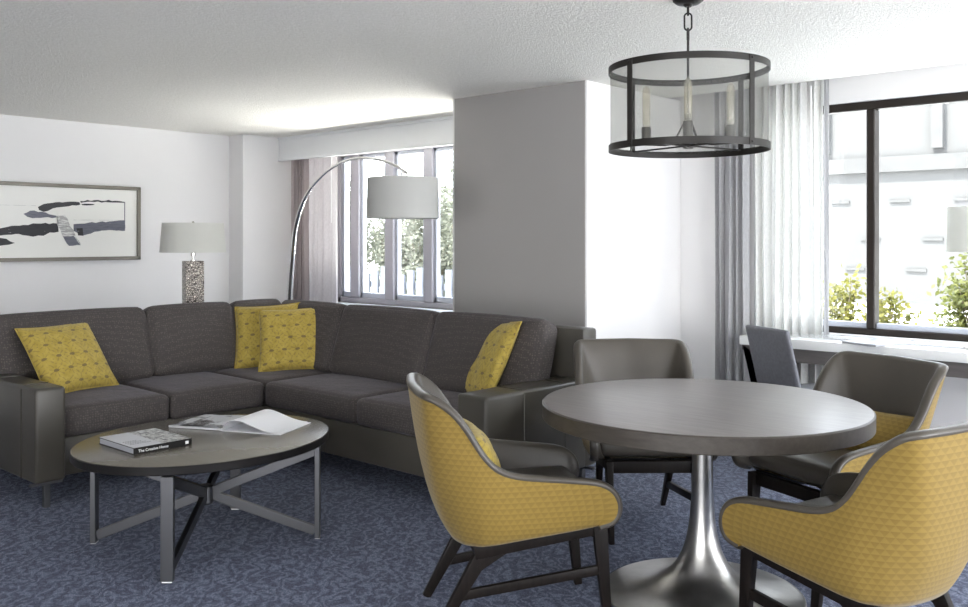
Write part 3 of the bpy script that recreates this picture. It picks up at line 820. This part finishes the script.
# ------------------------------------------------------------------ arc lamp
al = thing('arc_lamp', 'tall chrome arc floor lamp with grey linen drum shade behind the sofa corner', 'lamp', (-6.30, 4.53, 0))
path = [(-6.300, 4.532, .03), (-6.292, 4.530, .45), (-6.280, 4.527, .80), (-6.262, 4.523, 1.0), (-6.232, 4.516, 1.176), (-6.145, 4.495, 1.500), (-5.95, 4.45, 1.733), (-5.643, 4.377, 1.880), (-5.335, 4.305, 1.952), (-5.046, 4.237, 1.966), (-4.757, 4.169, 1.935), (-4.533, 4.117, 1.879), (-4.385, 4.082, 1.822)]
P = cr(path, 6); nP = len(P)
rs = [.030-.020*min(1, max(0, (i/nP-.15)/.45)) for i in range(nP)]
bm = new_bm(); tube(bm, P, rs, 14); build('arc_pole', bm, M_chrome, al)
bm = new_bm(); lathe(bm, [(.19, 0), (.19, .025), (.18, .032), (.04, .036), (.034, .06)], (-6.30, 4.532, 0), 48); build('base', bm, M_chrome, al)
SX, SY = -4.43, 4.092
bm = new_bm(); lathe(bm, [(.238, 1.525), (.232, 1.790)], (SX, SY, 0), 64, close=False); lathe(bm, [(.235, 1.527), (.229, 1.788)], (SX, SY, 0), 64, close=False)
lathe(bm, [(.238, 1.525), (.235, 1.527)], (SX, SY, 0), 64, close=False); lathe(bm, [(.232, 1.790), (.229, 1.788)], (SX, SY, 0), 64, close=False)
build('lamp_shade', bm, M_shade, al, angle=60)
bm = new_bm(); lathe(bm, [(.230, 1.540), (.0, 1.5401)], (SX, SY, 0), 64, close=False); build('diffuser', bm, M_shade_w, al)
bm = new_bm(); lathe(bm, [(.008, 1.76), (.008, 1.80), (.012, 1.805), (.012, 1.83), (.006, 1.835)], (SX, SY, 0), 16)
for k in range(3):
    a = 2*PI*k/3; tube(bm, [(SX, SY, 1.775), (SX+.228*math.cos(a), SY+.228*math.sin(a), 1.785)], .0025, 6)
tube(bm, [(SX, SY, 1.83), (SX+.02, SY-.004, 1.836), (-4.385, 4.082, 1.822)], .005, 8)
build('shade_fitting', bm, M_nickel, al)

# ------------------------------------------------------------------ table lamp on console behind the sofa
LX, LY = -6.35, 3.69
cs = thing('console_table', 'narrow dark console table standing behind the sofa back under the block lamp', 'table', (-6.35, 3.55, 0))
bm = new_bm(); box(bm, -6.56, -6.14, 2.95, 4.15, .715, .75, .004); build('tabletop', bm, M_espresso, cs)
for x in (-6.53, -6.17):
    for y in (2.98, 4.12): bm = new_bm(); box(bm, x-.02, x+.02, y-.02, y+.02, 0, .715, .003); build('leg', bm, M_espresso, cs)
tl = thing('table_lamp', 'table lamp with textured silver block base and white drum shade, before the left wall', 'lamp', (LX, LY, .75))
Mr = Matrix.Translation((LX, LY, 0)) @ Matrix.Rotation(math.radians(73), 4, 'Z')
bm = new_bm(); box(bm, -.068, .068, -.068, .068, .762, 1.222, .006, 2, Mr); build('lamp_base', bm, M_mosaic, tl)
bm = new_bm(); box(bm, -.08, .08, -.08, .08, .75, .762, .002, 1, Mr); build('plinth', bm, M_nickel, tl)
bm = new_bm(); lathe(bm, [(.022, 1.222), (.022, 1.228), (.008, 1.232), (.008, 1.258), (.017, 1.262), (.017, 1.30), (.006, 1.31), (.006, 1.50), (.012, 1.51), (.006, 1.525)], (LX, LY, 0), 20)
for k in range(3):
    a = 2*PI*k/3; tube(bm, [(LX, LY, 1.492), (LX+.222*math.cos(a), LY+.222*math.sin(a), 1.498)], .0025, 6)
build('lamp_stem', bm, M_nickel, tl)
bm = new_bm()
for r0, r1, e in ((.244, .226, 0), (.241, .223, .001)): lathe(bm, [(r0, 1.288+e), (r1, 1.512-e)], (LX, LY, 0), 64, close=False)
lathe(bm, [(.244, 1.288), (.241, 1.289)], (LX, LY, 0), 64, close=False); lathe(bm, [(.226, 1.512), (.223, 1.511)], (LX, LY, 0), 64, close=False)
build('lamp_shade', bm, M_shade_w, tl, angle=60)

# ------------------------------------------------------------------ framed print on the left wall
pf = thing('framed_print', 'wide pewter framed print of black brush strokes on the left wall', 'picture', (XL, 3.2, 1.2))
y0, y1, z0, z1, xf = 2.02, 4.20, 1.197, 1.876, -8.155
bm = new_bm(); fwd = .032
for a in ((y0, y1, z1-fwd, z1), (y0, y1, z0, z0+fwd), (y0, y0+fwd, z0, z1), (y1-fwd, y1, z0, z1)): box(bm, XL, xf, a[0], a[1], a[2], a[3], .003, 1)
build('picture_frame', bm, M_picframe, pf, smooth=False)
bm = new_bm(); box(bm, XL, -8.178, y0+.02, y1-.02, z0+.02, z1-.02); pr_ = build('print_paper', bm, M_mat, pf, smooth=False)
SH = {
'band': [(2.10, 1.50), (2.5, 1.515), (2.953, 1.476), (3.025, 1.493), (3.152, 1.51), (3.269, 1.524), (3.435, 1.526), (3.448, 1.454), (3.371, 1.447), (3.32, 1.418), (3.232, 1.41), (3.146, 1.423), (3.085, 1.433), (3.025, 1.426), (2.953, 1.417), (2.5, 1.40), (2.10, 1.43)],
'low': [(2.7, 1.39), (2.953, 1.401), (3.013, 1.392), (3.082, 1.357), (3.037, 1.342), (2.953, 1.332), (2.7, 1.34)],
'arc': [(3.272, 1.667), (3.32, 1.694), (3.422, 1.712), (3.513, 1.718), (3.632, 1.719), (3.639, 1.696), (3.5, 1.675), (3.396, 1.657), (3.32, 1.626), (3.282, 1.641)],
'arctail': [(3.639, 1.73), (3.768, 1.742), (3.963, 1.742), (4.052, 1.734), (4.052, 1.726), (3.935, 1.725), (3.768, 1.725), (3.643, 1.714)],
'arctail2': [(3.646, 1.703), (3.713, 1.708), (3.768, 1.706), (3.762, 1.698), (3.659, 1.693)],
'tip': [(3.152, 1.606), (3.207, 1.633), (3.307, 1.626), (3.428, 1.595), (3.428, 1.579), (3.32, 1.577), (3.226, 1.569), (3.183, 1.581)],
'right': [(3.579, 1.522), (3.713, 1.537), (3.935, 1.553), (4.052, 1.562), (4.052, 1.468), (3.935, 1.471), (3.768, 1.456), (3.659, 1.419), (3.579, 1.462)],
'rightdark': [(3.935, 1.553), (4.052, 1.562), (4.052, 1.465), (3.992, 1.47), (3.932, 1.494)],
'rightblk': [(3.605, 1.486), (3.659, 1.489), (3.666, 1.419), (3.619, 1.422)],
'diag': [(3.428, 1.592), (3.5, 1.606), (3.539, 1.528), (3.585, 1.448), (3.643, 1.334), (3.539, 1.329), (3.487, 1.408), (3.448, 1.5)],
'diaglow': [(3.487, 1.411), (3.579, 1.419), (3.643, 1.334), (3.539, 1.329)],
'line1': [(2.2, 1.673), (3.257, 1.679), (3.257, 1.677), (2.2, 1.671)],
'line2': [(3.579, 1.561), (4.049, 1.565), (4.049, 1.562), (3.579, 1.558)],
'edge': [(4.048, 1.734), (4.054, 1.734), (4.054, 1.468), (4.048, 1.468)]}
ink_of = {'right': M_ink2, 'diag': M_ink3, 'diaglow': M_ink2, 'tip': M_ink2, 'line1': M_ink3, 'line2': M_ink3, 'edge': M_ink2, 'rightdark': M_ink2}
def rough(pts, amp):
    out = []; rnd = random.Random(len(pts))
    for i in range(len(pts)):
        a, b = Vector(pts[i]), Vector(pts[(i+1) % len(pts)]); L_ = (b-a).length; k = max(1, int(L_/.03)); nrm = Vector((-(b-a).y, (b-a).x))/max(L_, 1e-6)
        for j in range(k):
            q = a.lerp(b, j/k)+nrm*(rnd.uniform(-amp, amp) if j else 0); out.append((q.x, q.y))
    return out
for e, (k, pts) in enumerate(SH.items()):
    bm = new_bm(); q = rough(pts, .006 if not k.startswith(('line', 'edge')) else 0); x = -8.178+.0003*(e+1)
    lo = [bm.verts.new((x, y, z)) for y, z in q]; bk_ = [bm.verts.new((-8.1785, y, z)) for y, z in q]; f = bm.faces.new(lo)
    for i in range(len(q)): bm.faces.new((lo[i], bk_[i], bk_[(i+1) % len(q)], lo[(i+1) % len(q)]))
    bmesh.ops.triangulate(bm, faces=[f]); build('brush_stroke', bm, ink_of.get(k, M_ink), pr_, smooth=False)

# ------------------------------------------------------------------ desk
dk = thing('writing_desk', 'long white topped desk with grey wood apron under the large window', 'desk', (-1.2, 5.9, 0))
bm = new_bm(); box(bm, -2.825, .35, 5.64, 6.045, .690, .750, .004); build('desktop', bm, M_desk, dk)
bm = new_bm(); box(bm, -2.60, .32, 5.67, 5.70, .600, .690, .003, 1); box(bm, -2.60, .32, 6.00, 6.03, .600, .690, .003, 1); build('apron', bm, M_apron, dk)
def desk_bracket(x, sgn):
    bm = new_bm()      # curved bracket leg in the XZ plane, front and back
    prof = [(0, .690), (0, .655), (.06, .645), (.115, .62), (.15, .575), (.165, .50), (.17, .0), (.24, .0), (.24, .690)]
    for ya, yb in ((5.67, 5.72), (5.98, 6.03)):
        lo = [bm.verts.new((x+sgn*a, ya, z)) for a, z in prof]; hi = [bm.verts.new((x+sgn*a, yb, z)) for a, z in prof]; n = len(prof)
        f1 = bm.faces.new(lo); f2 = bm.faces.new(hi[::-1])
        for i in range(n): bm.faces.new((lo[i], hi[i], hi[(i+1) % n], lo[(i+1) % n]))
        bmesh.ops.triangulate(bm, faces=[f1, f2])
    build('leg', bm, M_apron, dk, smooth=False)
desk_bracket(-2.82, 1); desk_bracket(.35, -1)
bm = new_bm(); Mx = Matrix.Translation((-1.980, 5.77, 0)) @ Matrix.Rotation(math.radians(-20), 4, 'Z'); box(bm, -.125, .125, -.17, .17, .750, .764, .003, 2, Mx)
fo = thing('folder', 'flat closed pale grey folder on the white desk', 'folder', (-1.98, 5.77, .75)); build('cover', bm, plain('pale_grey_cover', (.36, .37, .39), .35), fo)
bm = new_bm(); box(bm, -.122, .118, -.166, .166, .7535, .7605, 0, 1, Mx @ Matrix.Translation((.006, 0, 0))); build('pages', bm, M_paper, fo, smooth=False)
# desk lamp at the frame's edge
DL = (-1.43, 5.86)
dl = thing('desk_lamp', 'white shaded lamp on the desk, cut by the right picture edge', 'lamp', (*DL, .75))
bm = new_bm(); lathe(bm, [(.09, .75), (.09, .765), (.02, .775), (.012, .80), (.012, 1.30), (.018, 1.31), (.018, 1.36), (.005, 1.37), (.005, 1.56)], (*DL, 0), 32); build('stand', bm, M_nickel, dl)
bm = new_bm()
for r0, r1, e in ((.178, .172, 0), (.175, .169, .001)): lathe(bm, [(r0, 1.315+e), (r1, 1.575-e)], (*DL, 0), 64, close=False)
lathe(bm, [(.178, 1.315), (.175, 1.316)], (*DL, 0), 64, close=False); lathe(bm, [(.172, 1.575), (.169, 1.574)], (*DL, 0), 64, close=False)
for k in range(3):
    a = 2*PI*k/3; tube(bm, [(DL[0], DL[1], 1.555), (DL[0]+.170*math.cos(a), DL[1]+.170*math.sin(a), 1.560)], .0025, 6)
build('lamp_shade', bm, M_shade_w, dl, angle=60)

# ------------------------------------------------------------------ desk chair on castors
dc = thing('desk_chair', 'armless grey swivel chair on castors tucked at the left end of the desk', 'chair', (-2.26, 5.36, 0), math.radians(61))
bm = new_bm(); lean = Matrix.Rotation(math.radians(-14), 4, 'Y')
soft_box(bm, (0, 0, 0), (.030, .40, .50), .014, .0, .004, M=Matrix.Translation((-.215, 0, .625)) @ lean); bk2 = build('backrest', bm, M_deskchair, dc, world=False, angle=60)
bm = new_bm(); soft_box(bm, (0, 0, 0), (.022, .36, .42), .010, 0, .003, M=Matrix.Translation((-.190, 0, .595)) @ lean); build('back_pad', bm, M_deskchair, bk2, world=False, angle=60)
bm = new_bm(); soft_box(bm, (.02, 0, .445), (.44, .44, .08), .035, .01, .004); build('seat', bm, M_deskchair, dc, world=False, angle=60)
bm = new_bm(); lathe(bm, [(.10, .400), (.10, .408), (.03, .40), (.03, .30), (.022, .30), (.022, .12), (.035, .115), (.035, .07)], n=24); build('gas_column', bm, M_steel_d, dc, world=False)
for k in range(5):
    a = 2*PI*k/5+.35; ca, sa = math.cos(a), math.sin(a)
    bm = new_bm(); bar(bm, (.02*ca, .02*sa, .10), (.25*ca, .25*sa, .078), .04, .03, .026, .018, bev=.004); l = build('foot_arm', bm, M_chrome, dc, world=False)
    bm = new_bm()
    for s in (-1, 1):
        t = bmesh.new(); lathe(t, [(.006, -.010), (.024, -.010), (.027, -.006), (.027, .006), (.024, .010), (.006, .010)], n=20)
        t.transform(Matrix.Translation((.25*ca, .25*sa, .027)) @ Matrix.Rotation(a+.6, 4, 'Z') @ Matrix.Translation((0, s*.014, 0)) @ Matrix.Rotation(PI/2, 4, 'X')); merge(bm, t)
    tube(bm, [(.25*ca, .25*sa, .027), (.25*ca, .25*sa, .075)], .007, 8); build('castor', bm, M_black, l, world=False)

# ------------------------------------------------------------------ outside
bm = new_bm(); box(bm, -45, 45, WY+.3, 70, -.5, -.3); structure('outdoor_ground', bm, M_ground, smooth=False)
FYD = 25.0
fa = thing('building', 'washed out pale building with ledges across from the large window', 'building', (0, FYD, -.3))
bm = new_bm(); box(bm, -22, 25, FYD, FYD+10, -.3, 6.2); build('facade_wall', bm, M_facade, fa, smooth=False)
bm = new_bm(); box(bm, -22, 25, FYD-.15, FYD+.1, 3.15, 3.55); build('ledge', bm, M_facade_d, fa, smooth=False)
bm = new_bm(); box(bm, -22, 25, FYD+.6, FYD+9, 6.2, 6.8); build('roof_parapet', bm, M_facade, fa, smooth=False)
for zz, off in ((2.35, 0), (1.35, .8), (.55, .4)):
    for k in range(16):
        x = -16+k*1.55+off
        bm = new_bm(); box(bm, x, x+.5, FYD-.05, FYD, zz, zz+.07); wv = build('window_hood', bm, M_facade_d, fa, smooth=False)
        if k % 3 == 0:
            bm = new_bm(); box(bm, x+.1, x+.35, FYD-.02, FYD+.02, zz-.5, zz); build('facade_window', bm, M_facade_w, wv, smooth=False)
bm = new_bm()
for x in (-11.6, -10.1, -7.2): box(bm, x, x+.28, FYD-.2, FYD, 3.7, 5.6)
build('downpipe', bm, M_facade_d, fa, smooth=False)

def shrub(loc, h, wdt, n, m, label, group, seed, leaf=.055):
    rnd = random.Random(seed); r = thing('shrub', label, 'shrub', loc, 0, group)
    bs = new_bm(); bl = new_bm(); tips = []
    for k in range(26):
        a = rnd.uniform(0, 2*PI); s = rnd.uniform(.1, 1)*wdt/2; t = rnd.uniform(.55, 1)*h*(1-.35*(s/(wdt/2))**2)
        p = [(0+rnd.uniform(-.1, .1)*wdt, rnd.uniform(-.1, .1)*wdt, 0), (.45*s*math.cos(a), .45*s*math.sin(a), .5*t), (s*math.cos(a), s*math.sin(a), t)]
        q = cr(p, 5); tube(bs, q, [.012-.009*i/len(q) for i in range(len(q))], 5); tips.append(q)
    for i in range(n):
        q = rnd.choice(tips); c_ = q[rnd.randrange(3, len(q))]+Vector((rnd.gauss(0, .09), rnd.gauss(0, .09), rnd.gauss(0, .09)))*(wdt/1.2)
        c_.z = max(.03, c_.z)
        d = Vector((rnd.gauss(0, 1), rnd.gauss(0, 1), rnd.gauss(.2, .7))).normalized(); s_ = d.cross(Vector((rnd.gauss(0, 1), rnd.gauss(0, 1), rnd.gauss(0, 1)))).normalized(); l = leaf*rnd.uniform(.7, 1.4)
        vs = [bl.verts.new(c_), bl.verts.new(c_+d*l*.5+s_*l*.28), bl.verts.new(c_+d*l), bl.verts.new(c_+d*l*.5-s_*l*.28)]; bl.faces.new(vs)
    build('stem', bs, M_twig, r, world=False); build('foliage', bl, m, r, world=False, smooth=False, recalc=False)
G2 = 'shrubs outside the large window'
for i, (x, y, h, wd, n, m, lb) in enumerate((
        (-3.42, 8.9, 1.38, .85, 3600, M_leaf, 'sparse yellow green shrub outside, at the left pane beside the sheer curtain'),
        (-2.72, 8.15, 1.25, .64, 3600, M_leaf, 'low yellow green shrub outside, just right of the window mullion'),
        (-2.12, 8.95, 1.80, .95, 8500, M_leaf_d, 'tallest leafy green shrub outside, at the right picture edge'),
        (-1.15, 8.5, 1.6, .85, 2500, M_leaf_d, 'green shrub outside beyond the right picture edge'))):
    shrub((x, y, -.3), h, wd, n, m, lb, G2, 11+i, .055)
G3 = 'pale shrubs outside the narrow framed window'
for i, (x, y, h, lb) in enumerate(((-11.4, 9.3, 2.7, 'pale sunlit shrub outside, in the narrow framed window left of the arc lamp shade'),
                                  (-9.7, 9.5, 2.6, 'pale sunlit shrub outside, low in the panes under the arc lamp shade'),
                                  (-12.7, 11.6, 3.0, 'far pale shrub outside, next to the drape in the narrow framed window'),
                                  (-11.1, 11.6, 3.2, 'far pale shrub outside, in the pane touching the grey column'))):
    shrub((x, y, -.3), h, 1.05, 8000, M_leaf_p, lb, G3, 31+i, .075)
fe = thing('slatted_fence', 'pale upright slatted fence outside the narrow framed window', 'fence', (-9, 8.0, -.3))
bm = new_bm()
for k in range(46): x = -13+.17*k; box(bm, x, x+.11, 8.0, 8.03, -.25, .98+.05*math.sin(k*1.7))
build('slats', bm, M_fence, fe, smooth=False)
bm = new_bm(); box(bm, -13.05, -5.2, 8.03, 8.07, -.05, .03); box(bm, -13.05, -5.2, 8.03, 8.07, .75, .83)
for x in (-13, -11.05, -9.1, -7.15, -5.3): box(bm, x, x+.09, 8.07, 8.16, -.3, .95)
build('rail', bm, M_fence, fe, smooth=False)

# ------------------------------------------------------------------ light
wd = bpy.data.worlds.new('World'); S.world = wd; wd.use_nodes = True; nt = wd.node_tree
bg = nt.nodes['Background']; tc = nt.nodes.new('ShaderNodeTexCoord'); sp = nt.nodes.new('ShaderNodeSeparateXYZ'); nt.links.new(tc.outputs['Generated'], sp.inputs[0])
cl = ramp(nt, sp.outputs[2], [(.0, (.95, .96, .98)), (.6, (.80, .88, 1.0))]); nt.links.new(cl, bg.inputs[0]); bg.inputs[1].default_value = 5.5

def area(name, loc, rot, sx, sy, power, col=(1, 1, 1), portal=False):
    l = bpy.data.lights.new(name, 'AREA'); l.shape = 'RECTANGLE'; l.size = sx; l.size_y = sy; l.energy = power; l.color = col
    o = bpy.data.objects.new(name, l); COL.objects.link(o); o.location = loc; o.rotation_euler = rot
    if portal: l.cycles.is_portal = True
    return o
area('portal_window_1', ((W1[0]+W1[1])/2, WY+.18, 1.53), (-PI/2, 0, 0), W1[1]-W1[0], 1.6, 1, portal=True)
area('portal_window_2', ((W2[0]+W2[1])/2, WY+.18, 1.53), (-PI/2, 0, 0), W2[1]-W2[0], 1.55, 1, portal=True)
area('added_fill_right', (XR+.35, 3.2, 1.25), (0, math.radians(100), 0), 2.2, 4.4, 125, (.94, .96, 1.0))  # added fill lamp outside the made-up right-hand opening
area('added_bounce_window_1', (-6.3, 7.45, .15), (math.radians(180+52), 0, 0), 3.4, .9, 290, (1.0, .97, .90))  # added lamp hidden below the sill, stands in for light off the ground
area('added_fill_camera', (.5, YB-.35, 1.2), (math.radians(126), 0, 0), 4.8, 2.0, 75, (1.0, .98, .93))  # added fill lamp behind the camera, tilted up to brighten the ceiling
sun = bpy.data.lights.new('sun', 'SUN'); sun.energy = 12; sun.angle = math.radians(2); sun.color = (1, .96, .88)
so = bpy.data.objects.new('sun', sun); COL.objects.link(so); so.rotation_euler = Vector((.15, .55, -1)).to_track_quat('-Z', 'Y').to_euler()

# ------------------------------------------------------------------ camera
cam = bpy.data.cameras.new('camera'); co = bpy.data.objects.new('camera', cam); COL.objects.link(co); S.camera = co
F = 915.0; cam.sensor_fit = 'HORIZONTAL'; cam.sensor_width = 36; cam.lens = F*36/968
yaw = math.atan(1009/915)    # view direction is (-cos, sin)
v = Vector((-math.cos(yaw), math.sin(yaw), 0))
co.location = (0, 0, 1.39); co.rotation_euler = v.to_track_quat('-Z', 'Y').to_euler()
cam.shift_y = -(303.5-239)/968; cam.clip_end = 200

S.view_settings.view_transform = 'Standard'; S.view_settings.look = 'None'; S.view_settings.gamma = 1; S.view_settings.use_curve_mapping = False
S.view_settings.exposure = 0.78
S.cycles.max_bounces = 10; S.cycles.diffuse_bounces = 6; S.cycles.glossy_bounces = 4; S.cycles.transparent_max_bounces = 16
S.cycles.use_denoising = True; S.cycles.sample_clamp_indirect = 8
S.cycles.caustics_reflective = False; S.cycles.caustics_refractive = False
